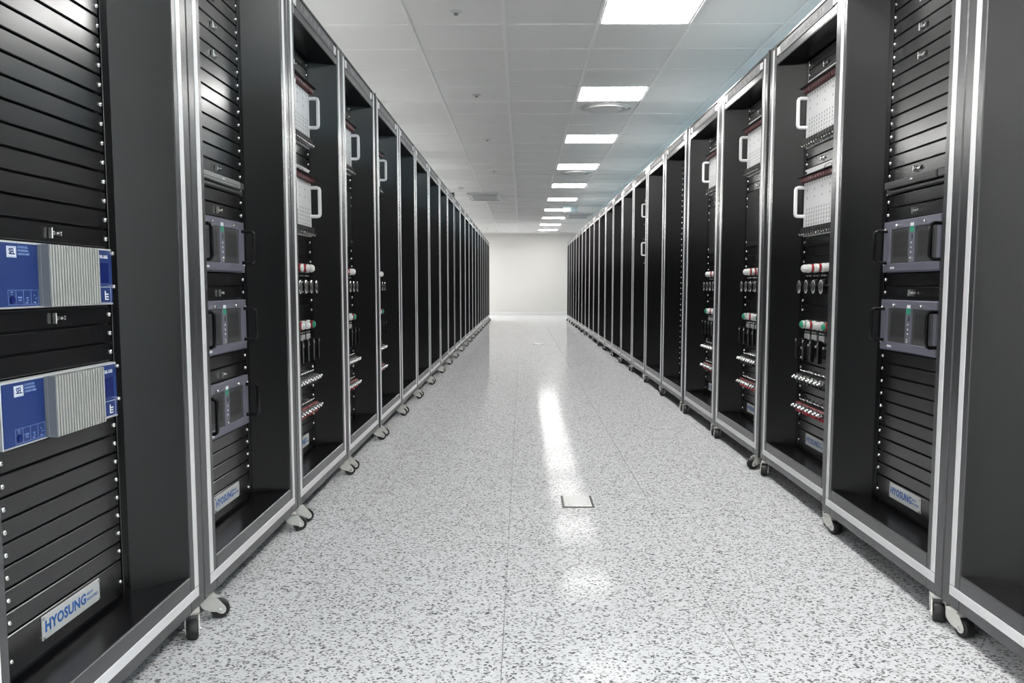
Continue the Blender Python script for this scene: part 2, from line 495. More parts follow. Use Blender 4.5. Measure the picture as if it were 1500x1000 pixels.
R['cover'] = MB().fbox(-0.009, 0.009, -0.004, 0.80, ZBOT, ZTOP + 0.002, 0.002).mesh('side_cover', 'shell')
R['cover_tall'] = MB().fbox(-0.011, 0.011, -0.006, 0.80, ZBOT, ZTOP + 0.05, 0.002).mesh('side_cover', 'shell')
# header lettering: rows of tiny raised strokes, too small to read
def lettering(seed, dense):
    rnd = random.Random(seed)
    m = MB()
    x = -0.27
    while x < 0.27:
        if rnd.random() < 0.14:
            x += 0.030; continue
        h = 0.018
        for dx in (0, 0.011):
            if rnd.random() < dense: m.box(x + dx, x + dx + 0.003, 0.0006, 0.0014, 2.040 - h / 2, 2.040 + h / 2)
        for dz in (-0.0085, 0, 0.0085):
            if rnd.random() < 0.6: m.box(x + 0.0035, x + 0.0105, 0.0006, 0.0014, 2.040 + dz - 0.0014, 2.040 + dz + 0.0014)
        x += 0.0215
    return m.mesh('header_lettering', 'header_ink')
LET = [lettering(s, 0.8) for s in range(6)]

# casters
def leaf(side):
    m = MB()
    x = side * 0.0180
    poly = [(-0.020, 0.064), (0.020, 0.064), (0.030, 0.058), (0.047, 0.036), (0.050, 0.028), (0.048, 0.020), (0.042, 0.0155), (0.033, 0.016), (0.024, 0.022), (0.004, 0.026), (-0.014, 0.036), (-0.020, 0.048)]
    m.prism(poly, x - 0.0016, x + 0.0016, 'x')
    return m
fk = MB()
for s in (-1, 1):
    p = leaf(s); fk.add(p.v, p.f)
fk.box(-0.0196, 0.0196, -0.020, 0.020, 0.0605, 0.064)
fk.box(-0.020, 0.020, -0.022, 0.022, 0.0642, 0.0676)
R['fork'] = fk.mesh('caster', 'caster_grey')
R['wheel'] = MB().lathe([(0.012, -0.0150), (0.0235, -0.0150), (0.0265, -0.0110), (0.0268, 0), (0.0265, 0.0110), (0.0235, 0.0150), (0.012, 0.0150)], 24, (0, 0.034, 0.0268), 'x', 1).mesh('wheel', 'rubber', True)
ax = MB().lathe([(0.0025, -0.0235), (0.0055, -0.0222), (0.0055, -0.0197), (0.004, -0.0196), (0.004, 0.0196), (0.0055, 0.0197), (0.0055, 0.0222), (0.0025, 0.0235)], 10, (0, 0.034, 0.027), 'x', 1)
R['axle'] = ax.mesh('axle_bolt', 'chrome', True)
def caster(root, x, y, yaw):
    c = part('caster', R['fork'], root, (x, y, 0), yaw)
    part('wheel', R['wheel'], c)
    part('axle_bolt', R['axle'], c)

# ------------------------------------------------------------------ equipment meshes
E_ = {}
def fp(x0, x1, z0, z1, y0, y1, c, name, m):
    return MB().fbox(x0, x1, y0, y1, z0, z1, c).mesh(name, m)

# -- 3U blue relay computer, origin at bottom centre of the panel face (y = 0 is the panel face, -y towards the viewer)
H3 = 3 * U
E_['r_plate'] = fp(-0.2415, 0.2415, 0.002, H3 - 0.002, -0.001, 0.006, 0.001, 'mounting_flange', 'dev_alu')
E_['r_body'] = fp(-0.2415, 0.232, 0.002, H3 - 0.002, -0.012, -0.0011, 0.0012, 'chassis', 'dev_alu')
E_['r_blueL'] = fp(-0.2400, -0.093, 0.006, H3 - 0.006, -0.0135, -0.0121, 0.0004, 'front_panel', 'dev_blue')
E_['r_blueR'] = fp(0.124, 0.228, 0.006, H3 - 0.006, -0.0135, -0.0121, 0.0004, 'front_panel', 'dev_blue')
E_['r_sink'] = fp(-0.092, 0.123, 0.005, H3 - 0.005, -0.020, -0.0121, 0.001, 'heat_sink', 'heatsink_side')
E_['r_fin'] = fp(-0.0028, 0.0028, 0.004, H3 - 0.004, -0.036, -0.0201, 0.0012, 'fin', 'heatsink')
E_['r_end'] = fp(-0.0917, -0.0885, 0.004, H3 - 0.004, -0.036, -0.0201, 0.0003, 'heat_sink_end', 'heatsink_side')
E_['r_disp'] = fp(0.168, 0.210, 0.052, 0.098, -0.0142, -0.0136, 0.0002, 'display', 'dev_navy')
lg = MB()
def ring(m, x0, x1, z0, z1, t, y0, y1):
    m.box(x0, x1, y0, y1, z0, z0 + t); m.box(x0, x1, y0, y1, z1 - t, z1)
    m.box(x0, x0 + t, y0, y1, z0 + t, z1 - t); m.box(x1 - t, x1, y0, y1, z0 + t, z1 - t)
lg.box(-0.2005, -0.1685, -0.0140, -0.0136, 0.100, 0.121)
E_['r_logo'] = lg.mesh('logo_badge', 'ink_white')
lg = MB()
ring(lg, -0.199, -0.170, 0.1015, 0.1195, 0.0010, -0.0143, -0.0141)
E_['r_logoring'] = lg.mesh('logo_outline', 'ink_lightblue')
pr = MB()
ring(pr, -0.203, -0.097, 0.009, 0.038, 0.0008, -0.0140, -0.0136)
for x in (-0.177, -0.151, -0.124): pr.box(x, x + 0.0008, -0.0140, -0.0136, 0.0098, 0.0372)
for x, z, w_, h_ in ((-0.170, 0.022, 0.014, 0.0028), (-0.168, 0.017, 0.010, 0.0022), (-0.141, 0.021, 0.007, 0.0025), (-0.139, 0.0165, 0.006, 0.002), (-0.143, 0.0115, 0.007, 0.003),
                     (-0.114, 0.026, 0.005, 0.002), (-0.109, 0.020, 0.006, 0.002), (-0.115, 0.0115, 0.008, 0.003), (-0.194, 0.033, 0.008, 0.002), (-0.193, 0.029, 0.006, 0.0015)):
    pr.box(x, x + w_, -0.0140, -0.0136, z, z + h_)
E_['r_print'] = pr.mesh('legend_print', 'ink_lightblue')
E_['r_key'] = MB().lathe([(0.0075, 0), (0.0075, 0.003), (0.004, 0.004)], 14, (-0.190, -0.0136, 0.019)).mesh('power_socket', 'dev_navy', True)
pr = MB()
ring(pr, 0.160, 0.218, 0.007, 0.043, 0.0007, -0.0140, -0.0136)
for z in (0.013, 0.019, 0.025): pr.box(0.188, 0.206, -0.0142, -0.0136, z, z + 0.0028)
pr.box(0.188, 0.192, -0.0142, -0.0136, 0.013, 0.034)
E_['r_ports'] = pr.mesh('port_symbol', 'ink_white')
E_['knurl'] = MB().lathe([(0.0050, 0), (0.0050, 0.008), (0.0038, 0.0095)], 12).mesh('thumb_screw', 'steel', True)

def place(name, label, cat, rk, n, group=None):
    """top-level equipment standing in rack rk with its bottom at unit n"""
    X, Y, rz = rk
    off = Vector((cos(rz + pi / 2), sin(rz + pi / 2), 0)) * (PF - 0.0005)
    return thing(name, label, cat, (X + off.x, Y + off.y, zu(n)), rz, group)

def relay(rk, n, label):
    t = place('relay_computer', label, 'control device', rk, n, 'blue finned control devices')
    part('mounting_flange', E_['r_plate'], t)
    part('chassis', E_['r_body'], t)
    f1 = part('front_panel', E_['r_blueL'], t)
    f2 = part('front_panel', E_['r_blueR'], t)
    f1['label'] = 'blue front panel with logo'; f2['label'] = 'narrow blue front panel with display'
    s = part('heat_sink', E_['r_sink'], t)
    part('heat_sink_end', E_['r_end'], s)
    for i in range(19):
        part('fin', E_['r_fin'], s, (-0.082 + 0.0112 * i, 0, 0))
    part('logo_badge', E_['r_logo'], f1)
    part('logo_outline', E_['r_logoring'], f1)
    part('logo_lettering', text_mesh('SEL', 0.0165, 'dev_blue', 0.0004, 0.95, 0.9), f1, (-0.1845, -0.0144, 0.1106))
    part('maker_lettering', text_mesh('SCHWEITZER\nENGINEERING\nLABORATORIES', 0.0062, 'ink_lightblue', 0.0001, 1.0, 0.95, 'LEFT', 1.05), f1, (-0.164, -0.0138, 0.1135))
    part('legend_print', E_['r_print'], f1)
    part('power_socket', E_['r_key'], f1)
    part('display', E_['r_disp'], f2)
    part('port_symbol', E_['r_ports'], f2)
    part('model_lettering', text_mesh('SEL-3355', 0.0105, 'ink_white', 0.0002), f2, (0.189, -0.0138, 0.112))
    for z in (0.030, 0.095): part('screw', R['screw'], t, (0.2365, -0.001, z))
    for x in (0.226,):
        for z in (0.044, 0.122): part('thumb_screw', E_['knurl'], t, (x, -0.012, z))

# -- 4U rack computer
H4 = 4 * U
c = MB()
c.fbox(-0.2415, 0.2415, -0.006, 0.004, 0.002, H4 - 0.002, 0.0012)
E_['c_plate'] = c.mesh('front_frame', 'comp_grey')
c = MB()
c.fbox(-0.195, 0.195, -0.012, -0.0061, H4 - 0.030, H4 - 0.004, 0.0015)
c.fbox(-0.195, 0.195, -0.012, -0.0061, 0.006, 0.032, 0.0015)
for s in (-1, 1): c.fbox(min(s * 0.195, s * 0.172), max(s * 0.195, s * 0.172), -0.012, -0.0061, 0.0325, H4 - 0.0305, 0.0015)
E_['c_bezel'] = c.mesh('bezel', 'comp_grey')
E_['c_strip'] = fp(-0.026, 0.018, 0.0325, H4 - 0.0305, -0.012, -0.0061, 0.001, 'control_strip', 'comp_grey')
E_['c_doorL'] = fp(-0.1715, -0.0265, 0.0325, H4 - 0.0305, -0.0085, -0.0061, 0.001, 'vent_door', 'comp_door')
E_['c_doorR'] = fp(0.0185, 0.1715, 0.0325, H4 - 0.0305, -0.0085, -0.0061, 0.001, 'vent_door', 'comp_door')
E_['c_slot'] = fp(-0.0026, 0.0026, -0.013, 0.013, -0.0089, -0.0086, 0.0001, 'vent_slot', 'black')
hd = MB()
hd.sweep([(0, -0.006, 0.036), (0, -0.040, 0.036), (0, -0.047, 0.040), (0, -0.049, 0.047), (0, -0.049, 0.133), (0, -0.047, 0.140), (0, -0.040, 0.144), (0, -0.006, 0.144)], 0.0062, 8)
E_['c_handle'] = hd.mesh('handle', 'blackgloss', True)
c = MB(); c.box(-0.016, 0.010, -0.0126, -0.0121, H4 - 0.028, H4 - 0.017)
E_['c_lab1'] = c.mesh('label_sticker', 'ink_white')
c = MB(); c.box(-0.018, 0.011, -0.0126, -0.0121, H4 - 0.047, H4 - 0.029)
E_['c_lab2'] = c.mesh('label_sticker', 'green')
c = MB(); c.box(-0.004, 0.004, -0.0126, -0.0121, H4 - 0.070, H4 - 0.054)
E_['c_port'] = c.mesh('usb_port', 'black')
E_['c_led'] = MB().lathe([(0.0026, 0), (0.0026, 0.002), (0.001, 0.003)], 8).mesh('indicator_led', 'ink_white', True)
E_['c_btn'] = MB().lathe([(0.0075, 0), (0.0075, 0.003), (0.005, 0.0045)], 12).mesh('power_button', 'chrome', True)
c = MB(); c.box(-0.165, -0.130, -0.0124, -0.0121, 0.014, 0.021)
E_['c_badge'] = c.mesh('maker_badge', 'ink_white')
def computer(rk, n, label):
    t = place('rack_computer', label, 'computer', rk, n, 'grey rack computers with black handles')
    part('front_frame', E_['c_plate'], t)
    part('bezel', E_['c_bezel'], t)
    s = part('control_strip', E_['c_strip'], t)
    rnd = random.Random(hash(label) % 1000)
    for d, x0 in (('c_doorL', -0.150), ('c_doorR', 0.040)):
        dd = part('vent_door', E_[d], t)
        for i in range(11):
            for j in range(3):
                part('vent_slot', E_['c_slot'], dd, (x0 + i * 0.0105, 0, 0.062 + 0.028 * j + (i % 2) * 0.006))
    for x in (-0.212, 0.212): part('handle', E_['c_handle'], t, (x, 0, 0))
    part('label_sticker', E_['c_lab1'], s); part('label_sticker', E_['c_lab2'], s)
    part('usb_port', E_['c_port'], s)
    for z in (0.066, 0.081, 0.096): part('indicator_led', E_['c_led'], s, (-0.004, -0.012, z))
    part('power_button', E_['c_btn'], s, (-0.005, -0.012, 0.043))
    part('maker_badge', E_['c_badge'], t)
    for x in (-0.110, 0.098): part('thumb_screw', E_['knurl'], t, (x, -0.012, H4 - 0.020))
    for x in (-0.234, 0.234):
        for z in (0.030, H4 - 0.030): part('screw', R['screw'], t, (x, -0.006, z))

# -- 1U console drawer
E_['k_fl'] = fp(-0.2415, 0.2415, 0.002, U - 0.002, -0.001, 0.004, 0.001, 'mounting_flange', 'kvm_dark')
E_['k_front'] = fp(-0.215, 0.170, 0.018, U - 0.002, -0.022, -0.0011, 0.003, 'drawer_front', 'kvm_grey')
E_['k_frontd'] = fp(-0.215, 0.170, 0.018, U - 0.002, -0.022, -0.0011, 0.003, 'drawer_front', 'kvm_dark')
E_['k_end'] = fp(0.172, 0.218, 0.020, U - 0.003, -0.018, -0.0011, 0.002, 'drawer_latch', 'kvm_dark')
E_['k_low'] = fp(-0.215, 0.215, 0.003, 0.013, -0.014, -0.0011, 0.0015, 'keyboard_tray', 'kvm_dark')
E_['k_groove'] = fp(-0.190, 0.150, 0.026, 0.0275, -0.0226, -0.0221, 0.0001, 'groove', 'black')
E_['k_badge'] = fp(-0.012, 0.006, 0.031, 0.036, -0.0224, -0.0221, 0.0001, 'badge', 'ink_white')
def kvm(rk, n, label, front='k_front'):
    t = place('console_drawer', label, 'console drawer', rk, n, 'slim console drawers')
    part('mounting_flange', E_['k_fl'], t)
    f = part('drawer_front', E_[front], t)
    part('groove', E_['k_groove'], f); part('badge', E_['k_badge'], f)
    part('drawer_latch', E_['k_end'], t)
    part('keyboard_tray', E_['k_low'], t)
    for x in (-0.2365, 0.2365):
        for z in (0.006, 0.0222, 0.0384): part('screw', R['screw'], t, (x, -0.001, z))

# -- 7U white module chassis
H7 = 7 * U
E_['m_top'] = fp(-0.2415, 0.2415, H7 - 0.040, H7 - 0.003, -0.004, 0.006, 0.001, 'top_flange', 'module')
E_['m_bot'] = fp(-0.2415, 0.2415, 0.003, 0.016, -0.004, 0.006, 0.001, 'bottom_flange', 'module')
E_['m_back'] = fp(-0.2415, 0.2415, 0.0162, H7 - 0.0402, 0.0005, 0.006, 0.0005, 'module_tray', 'module_edge')
E_['m_mod'] = fp(-0.0158, 0.0158, 0.046, H7 - 0.064, -0.010, 0.0004, 0.0012, 'module', 'module')
E_['m_hole'] = fp(-0.0026, 0.0026, -0.005, 0.005, -0.0104, -0.0101, 0.0001, 'module_port', 'black')
E_['m_term'] = fp(-0.013, 0.013, H7 - 0.062, H7 - 0.042, -0.030, 0.0002, 0.002, 'terminal_block', 'darkred')
E_['m_termk'] = fp(-0.013, 0.013, 0.018, 0.044, -0.024, 0.0002, 0.002, 'terminal_block', 'black')
E_['m_shelf'] = fp(-0.238, 0.238, H7 - 0.0418, H7 - 0.0402, -0.046, -0.0042, 0.0004, 'cover_flap', 'black')
E_['m_shelfb'] = fp(-0.238, 0.238, 0.0163, 0.0178, -0.036, -0.0042, 0.0004, 'cover_flap', 'black')
hd = MB()
hd.sweep([(0, -0.004, 0.096), (0, -0.036, 0.096), (0, -0.0435, 0.099), (0, -0.0465, 0.106), (0, -0.0465, 0.216), (0, -0.0435, 0.223), (0, -0.036, 0.226), (0, -0.004, 0.226)], 0.0082, 8)
E_['m_handle'] = hd.mesh('handle', 'handle_white', True)
ov = MB()
for i in range(16):
    a = 2 * pi * i / 16
    a2 = 2 * pi * (i + 1) / 16
    def pt(r, a): return (0.07 + cos(a) * (0.052 * r), H7 - 0.022 + sin(a) * (0.011 * r))
    p, q, r_, s_ = pt(1, a), pt(1, a2), pt(0.8, a2), pt(0.8, a)
    ov.add([(p[0], -0.0048, p[1]), (q[0], -0.0048, q[1]), (r_[0], -0.0048, r_[1]), (s_[0], -0.0048, s_[1]),
            (p[0], -0.0041, p[1]), (q[0], -0.0041, q[1]), (r_[0], -0.0041, r_[1]), (s_[0], -0.0041, s_[1])],
           [(0, 1, 2, 3), (7, 6, 5, 4), (0, 4, 5, 1), (2, 6, 7, 3)])
E_['m_oval'] = ov.mesh('oval_emblem', 'blackgloss')
E_['m_knob'] = MB().lathe([(0.006, 0), (0.006, 0.006), (0.004, 0.008)], 10).mesh('lock_knob', 'blackgloss', True)
E_['m_plug'] = MB().lathe([(0.0040, 0), (0.0040, 0.020), (0.0065, 0.021), (0.0065, 0.027), (0.003, 0.029)], 8).mesh('plug', 'steel', True)
def chassis(rk, n, label, hx=(-0.2148, 0.2148)):
    t = place('module_chassis', label, 'control chassis', rk, n, 'white module chassis')
    part('top_flange', E_['m_top'], t)
    part('bottom_flange', E_['m_bot'], t)
    tr_ = part('module_tray', E_['m_back'], t)
    part('cover_flap', E_['m_shelf'], t); part('cover_flap', E_['m_shelfb'], t)
    rnd = random.Random(n * 7)
    for i in range(14):
        x = -0.2148 + 0.03305 * i
        m = part('module', E_['m_mod'], t, (x, 0, 0))
        part('module_port', E_['m_hole'], m, (0, 0, H7 - 0.076))
        if i not in (0, 13):
            for k in range(5):
                part('module_port', E_['m_hole'], m, (0, 0, 0.056 + 0.017 * k))
            if i % 3 == 1:
                for k in (7, 9): part('module_port', E_['m_hole'], m, (0, 0, 0.056 + 0.017 * k))
        part('terminal_block', E_['m_term'], t, (x, 0, 0))
        part('terminal_block', E_['m_termk'], t, (x, 0, 0))
        part('plug', E_['m_plug'], t, (x, -0.004, 0.0095 if i % 2 else 0.0105))
    for x in hx: part('handle', E_['m_handle'], t, (x, -0.0065, 0))
    part('oval_emblem', E_['m_oval'], t)
    part('lock_knob', E_['m_knob'], t, (-0.222, -0.004, H7 - 0.018)); part('lock_knob', E_['m_knob'], t, (0.222, -0.004, H7 - 0.018))
    for x in (-0.235, 0.235):
        for z in (0.0095, H7 - 0.0335): part('screw', R['screw'], t, (x, -0.004, z))

# -- 5U switch panels
H5 = 5 * U
E_['s_plate'] = fp(-0.241, 0.241, 0.0022, H5 - 0.0022, 0.0, 0.006, 0.0016, 'panel_plate', 'panel')
E_['s_lampb'] = MB().lathe([(0.020, 0), (0.020, 0.010), (0.0175, 0.012)], 18).mesh('pilot_lamp', 'white_plastic', True)
for nm, m in (('w', 'white_plastic'), ('r', 'red'), ('g', 'green')):
    E_['s_lens' + nm] = MB().lathe([(0.0165, 0.0121), (0.0165, 0.026), (0.0145, 0.033), (0.009, 0.037)], 18).mesh('lens', m, True)
for nm, m in (('w', 'white_plastic'), ('r', 'red')): E_['s_ring' + nm] = MB().lathe([(0.0182, 0.0170), (0.0182, 0.0265)], 18).mesh('lens_ring', m, True)
E_['s_tag'] = fp(-0.016, 0.016, -0.006, 0.006, -0.002, -0.0001, 0.0004, 'label_tag', 'blackgloss')
tg = MB()
for x in (-0.020, 0.020): tg.lathe([(0.0035, 0), (0.0035, 0.004), (0.0015, 0.0055)], 8, (x, -0.0001, 0))
tg.box(-0.010, 0.010, -0.0028, -0.0021, -0.0025, 0.0025)
E_['s_tags'] = tg.mesh('label_screw', 'chrome')
E_['s_esc'] = fp(-0.031, 0.031, -0.032, 0.032, -0.006, -0.0001, 0.002, 'rotary_switch', 'blackgloss')
es = MB()
for i in range(8):
    a = 2 * pi * i / 8 + 0.3
    es.box(0.024 * cos(a) - 0.0035, 0.024 * cos(a) + 0.0035, -0.0068, -0.0061, 0.024 * sin(a) - 0.002, 0.024 * sin(a) + 0.002)
E_['s_marks'] = es.mesh('position_mark', 'ink_white')
E_['s_escw'] = fp(-0.028, 0.028, -0.026, 0.030, -0.006, -0.0001, 0.002, 'rotary_switch', 'plate_metal')
E_['s_disc'] = MB().lathe([(0.009, 0.0061), (0.009, 0.034), (0.012, 0.036), (0.027, 0.038), (0.030, 0.041), (0.030, 0.046), (0.026, 0.049)], 20).mesh('disc_knob', 'blackgloss', True)
E_['s_rim'] = MB().lathe([(0.0285, 0.0465), (0.0296, 0.0472), (0.0275, 0.0489), (0.0262, 0.0495)], 20).mesh('knob_rim', 'steel', True)
pg = MB()
pg.lathe([(0.011, 0.0061), (0.011, 0.032), (0.008, 0.034)], 12)
pg.add([], [])
pg.prism([(-0.010, 0.014), (0.010, 0.014), (0.011, -0.020), (0.009, -0.075), (0.005, -0.083), (-0.005, -0.083), (-0.009, -0.075), (-0.011, -0.020)], -0.052, -0.0345)
E_['s_grip'] = pg.mesh('pistol_grip', 'blackgloss', True)
E_['s_cap'] = MB().lathe([(0.0055, 0.0525), (0.0055, 0.0545), (0.002, 0.0555)], 8).mesh('grip_cap', 'chrome', True)
def switch_panel(rk, n, label, kind):
    t = place('switch_panel', label, 'switch panel', rk, n, 'black switch panels with pilot lamps')
    part('panel_plate', E_['s_plate'], t)
    zl = 0.168 if kind == 'disc' else 0.136
    zk = zl - 0.083
    for i, x in enumerate((-0.150, -0.050, 0.050, 0.150)):
        lp = part('pilot_lamp', E_['s_lampb'], t, (x, 0, zl))
        part('lens', E_['s_lens' + ('wwww' if kind == 'disc' else 'gwwg')[i]], lp)
        part('lens_ring', E_['s_ring' + ('wrrw' if kind == 'disc' else 'wrwr')[i]], lp)
        tg_ = part('label_tag', E_['s_tag'], t, (x, 0, zl - 0.034))
        part('label_screw', E_['s_tags'], tg_)
        if kind == 'disc':
            s = part('rotary_switch', E_['s_esc'], t, (x, 0, zk))
            part('position_mark', E_['s_marks'], s); part('disc_knob', E_['s_disc'], s); part('knob_rim', E_['s_rim'], s)
        else:
            s = part('rotary_switch', E_['s_escw'], t, (x, 0, zk + 0.010))
            part('pistol_grip', E_['s_grip'], s); part('grip_cap', E_['s_cap'], s)
    for x in (-0.233, 0.233):
        for z in (0.022, H5 - 0.022): part('screw', R['screw'], t, (x, 0, z))

# -- 3U test block panels
E_['t_plate'] = fp(-0.241, 0.241, 0.0022, H3 - 0.0022, 0.0, 0.006, 0.0016, 'panel_plate', 'panel')
for nm, m in (('k', 'black'), ('r', 'red')):
    E_['t_body' + nm] = fp(-0.046, 0.046, 0.040, 0.088, -0.024, -0.0001, 0.003, 'test_block', 'black')
    E_['t_low' + nm] = fp(-0.010, 0.010, 0.043, 0.058, -0.034, -0.0241, 0.003, 'block_key', m)
    E_['t_bar' + nm] = fp(-0.044, 0.044, 0.082, 0.087, -0.030, -0.0241, 0.001, 'cover_bar', m)
E_['t_stud'] = MB().lathe([(0.004, 0.0241), (0.004, 0.030), (0.0075, 0.032), (0.0075, 0.039), (0.0035, 0.041), (0.0035, 0.046), (0.0062, 0.047), (0.0062, 0.053), (0.004, 0.056)], 8, (0, 0, 0.072)).mesh('terminal_stud', 'chrome', True)
E_['t_hook'] = MB().sweep([(-0.008, -0.0001, 0.096), (-0.008, -0.012, 0.097), (-0.004, -0.018, 0.103), (0.004, -0.018, 0.103), (0.008, -0.012, 0.097), (0.008, -0.0001, 0.096)], 0.0026, 6).mesh('retaining_clip', 'chrome', True)
def test_panel(rk, n, label, kind):
    t = place('test_block_panel', label, 'test panel', rk, n, 'test block panels with chrome studs')
    part('panel_plate', E_['t_plate'], t)
    for x in (-0.153, -0.051, 0.051, 0.153):
        b1 = part('test_block', E_['t_body' + kind], t, (x, 0, 0))
        part('block_key', E_['t_low' + kind], b1, (-0.024, 0, 0)); part('block_key', E_['t_low' + kind], b1, (0.022, 0, 0))
        part('cover_bar', E_['t_bar' + kind], b1)
        for i in range(4): part('terminal_stud', E_['t_stud'], b1, (-0.0345 + 0.023 * i, 0, 0.004 if i % 2 else -0.003))
        part('retaining_clip', E_['t_hook'], t, (x - 0.022, 0, 0)); part('retaining_clip', E_['t_hook'], t, (x + 0.022, 0, 0))
    for x in (-0.233, 0.233):
        for z in (0.022, H3 - 0.022): part('screw', R['screw'], t, (x, 0, z))

# -- 7U display panel
E_['d_frame'] = fp(-0.241, 0.241, 0.002, H7 - 0.002, -0.002, 0.006, 0.0015, 'display_frame', 'display_black')
E_['d_scr'] = fp(-0.205, 0.205, 0.030, H7 - 0.030, -0.0035, -0.0021, 0.0003, 'screen', 'screen')
def display(rk, n, label):
    t = place('display_panel', label, 'display', rk, n, 'black operator display panels')
    part('display_frame', E_['d_frame'], t)
    part('screen', E_['d_scr'], t)
    for x in (-0.233, 0.233):
        for z in (0.03, H7 * 0.75, H7 * 0.9): part('screw', R['screw'], t, (x, -0.002, z))

# ------------------------------------------------------------------ racks
def rack(side, idx, X, Y0, Y1, used, latches, label, detail, cover=None, c1=0.0, c2=0.0):
    """side -1 left row, +1 right row; used = set of units taken by equipment"""
    Yc, wd = (Y0 + Y1) / 2, (Y1 - Y0)
    rz = pi / 2 if side < 0 else -pi / 2
    root = thing('equipment_rack', label, 'server rack', (X, Yc, 0), rz, 'equipment racks in the %s row' % ('left' if side < 0 else 'right'), (wd / W, 1, 1))
    part('post', R['post'], root); part('post', R['postm'], root)
    part('bottom_rail', R['bot'], root)
    top = part('top_rail', R['top'], root)
    np_ = part('header_plate', R['np'], top)
    part('header_lettering', LET[(idx * 5 + (side > 0)) % 6], np_)
    for s in (-1, 1):
        part('header_tab', R['tab'], top, (s * 0.379, 0, 0))
        part('trim_strip', R['sv'], root, (s * (HW - 0.059), 0, 0))
        part('mounting_rail', R['rail'], root, (s * 0.2715, 0, 0))
    part('trim_strip', R['sb'], root)
    part('cabinet_shell', R['shell'], root); part('roof_panel', R['roof_bounce'], root)
    part('recess_side', R['jl'], root); part('recess_side', R['jr'], root)
    part('recess_sill', R['sill'], root); part('recess_head', R['head'], root)
    part('backing_plate', R['back'], root)
    if cover == 'n': part('side_cover', R['cover'], root, (-HW - 0.011 if side < 0 else HW + 0.011, 0, 0))
    if cover == 't': part('side_cover', R['cover_tall'], root, (-HW - 0.013 if side < 0 else HW + 0.013, 0, 0))
    # panels
    def panel(kind, z, zs):
        p = part('blank_panel', R[kind], root, (0, 0, z))
        if detail:
            for s in (-1, 1): part('screw', R['screw'], p, (s * 0.233, PF, zs))
        return p
    b0 = panel('p2', zu(-2), 0.034)
    if detail:
        bp_ = part('maker_plate', R['brand'], root, (0, 0, zu(-2) + 0.056))
        part('plate_lettering', text_mesh('HYOSUNG', 0.032, 'ink_blue', 0.0011, 1.05, 1.08), bp_, (-0.028, PF - 0.0032, 0.0))
        part('plate_lettering', text_mesh('HEAVY\nINDUSTRIES', 0.0095, 'ink_blue', 0.0, 1.0, 1.0, 'LEFT', 1.3), bp_, (0.062, PF - 0.0032, 0.001))
        for s in (-1, 1):
            for q in (-1, 1): part('rivet', R['rivet'], bp_, (s * 0.118, PF - 0.003, q * 0.020))
    if detail:
        for n in range(38):
            if n in used: continue
            p = panel('p1', zu(n), U / 2)
            if n in latches:
                l = part('latch', R['latch'], p, (0, 0, U / 2))
                l2 = part('latch_pin', R['latchk'], p, (0, 0, U / 2))
    else:
        n = 0
        while n < 36:
            if n in used: n += 1; continue
            if n + 2 < 36 and not ({n + 1, n + 2} & used): panel('p3', zu(n), 0.02); n += 3
            else: panel('p1', zu(n), U / 2); n += 1
    for s, yaw in ((-1, c1), (1, c2)):
        caster(root, s * (HW - (0.070 if s * side < 0 else 0.046)), 0.011, yaw)
        caster(root, s * (HW - 0.070), 0.740, yaw + 0.4)
    return (X, Yc, rz)

XLF = -0.88
Ls = [1.362, 2.385, 3.411, 4.412, 5.415, 6.430, 7.40, 8.45, 9.56, 10.57, 11.579, 12.72, 13.80] 
Ls += [13.80 + (23.906 - 13.80) / 10 * k for k in range(1, 11)]
Rs = [1.42, 2.418, 3.412, 4.455, 5.522, 6.600, 7.640, 8.69, 9.74, 10.81, 11.88, 12.96, 14.02, 15.03]
Rs += [15.03 + (23.85 - 15.03) / 9 * k for k in range(1, 10)]

def units(*spans):
    s = set()
    for a, n in spans: s |= set(range(a, a + n))
    return s
CTRL = units((29, 7), (20, 7), (13, 5), (8, 5), (4, 3), (1, 3))
TOPL = {31, 33, 35, 23, 20, 14}

def yaw_for(side, idx, which, special):
    return special.get((side, idx, which), random.choice([0.0, 0.15, -0.2, 0.35, 2.9, -0.5]))
# caster yaw: local x runs along the row, wheel axis is local x of the caster; pi/2 turns the fork plates towards the aisle
A = -2.77
special = {(-1, 1, 2): 1.94, (-1, 2, 1): A, (-1, 2, 2): A - 0.1, (-1, 3, 1): A + 0.1, (-1, 3, 2): A, (-1, 4, 1): A + 0.08,
           (1, 1, 2): -1.35, (1, 2, 1): -1.9, (1, 2, 2): -1.3, (1, 3, 1): -1.9, (1, 3, 2): -2.0, (1, 4, 1): -2.7, (1, 4, 2): -1.95, (1, 5, 1): -1.8, (1, 5, 2): -1.9}
for k in range(4, 23):
    for q in (1, 2):
        special.setdefault((-1, k, q), A + random.uniform(-0.25, 0.25))
        special.setdefault((1, k, q), -1.7 + random.uniform(-0.45, 0.35))

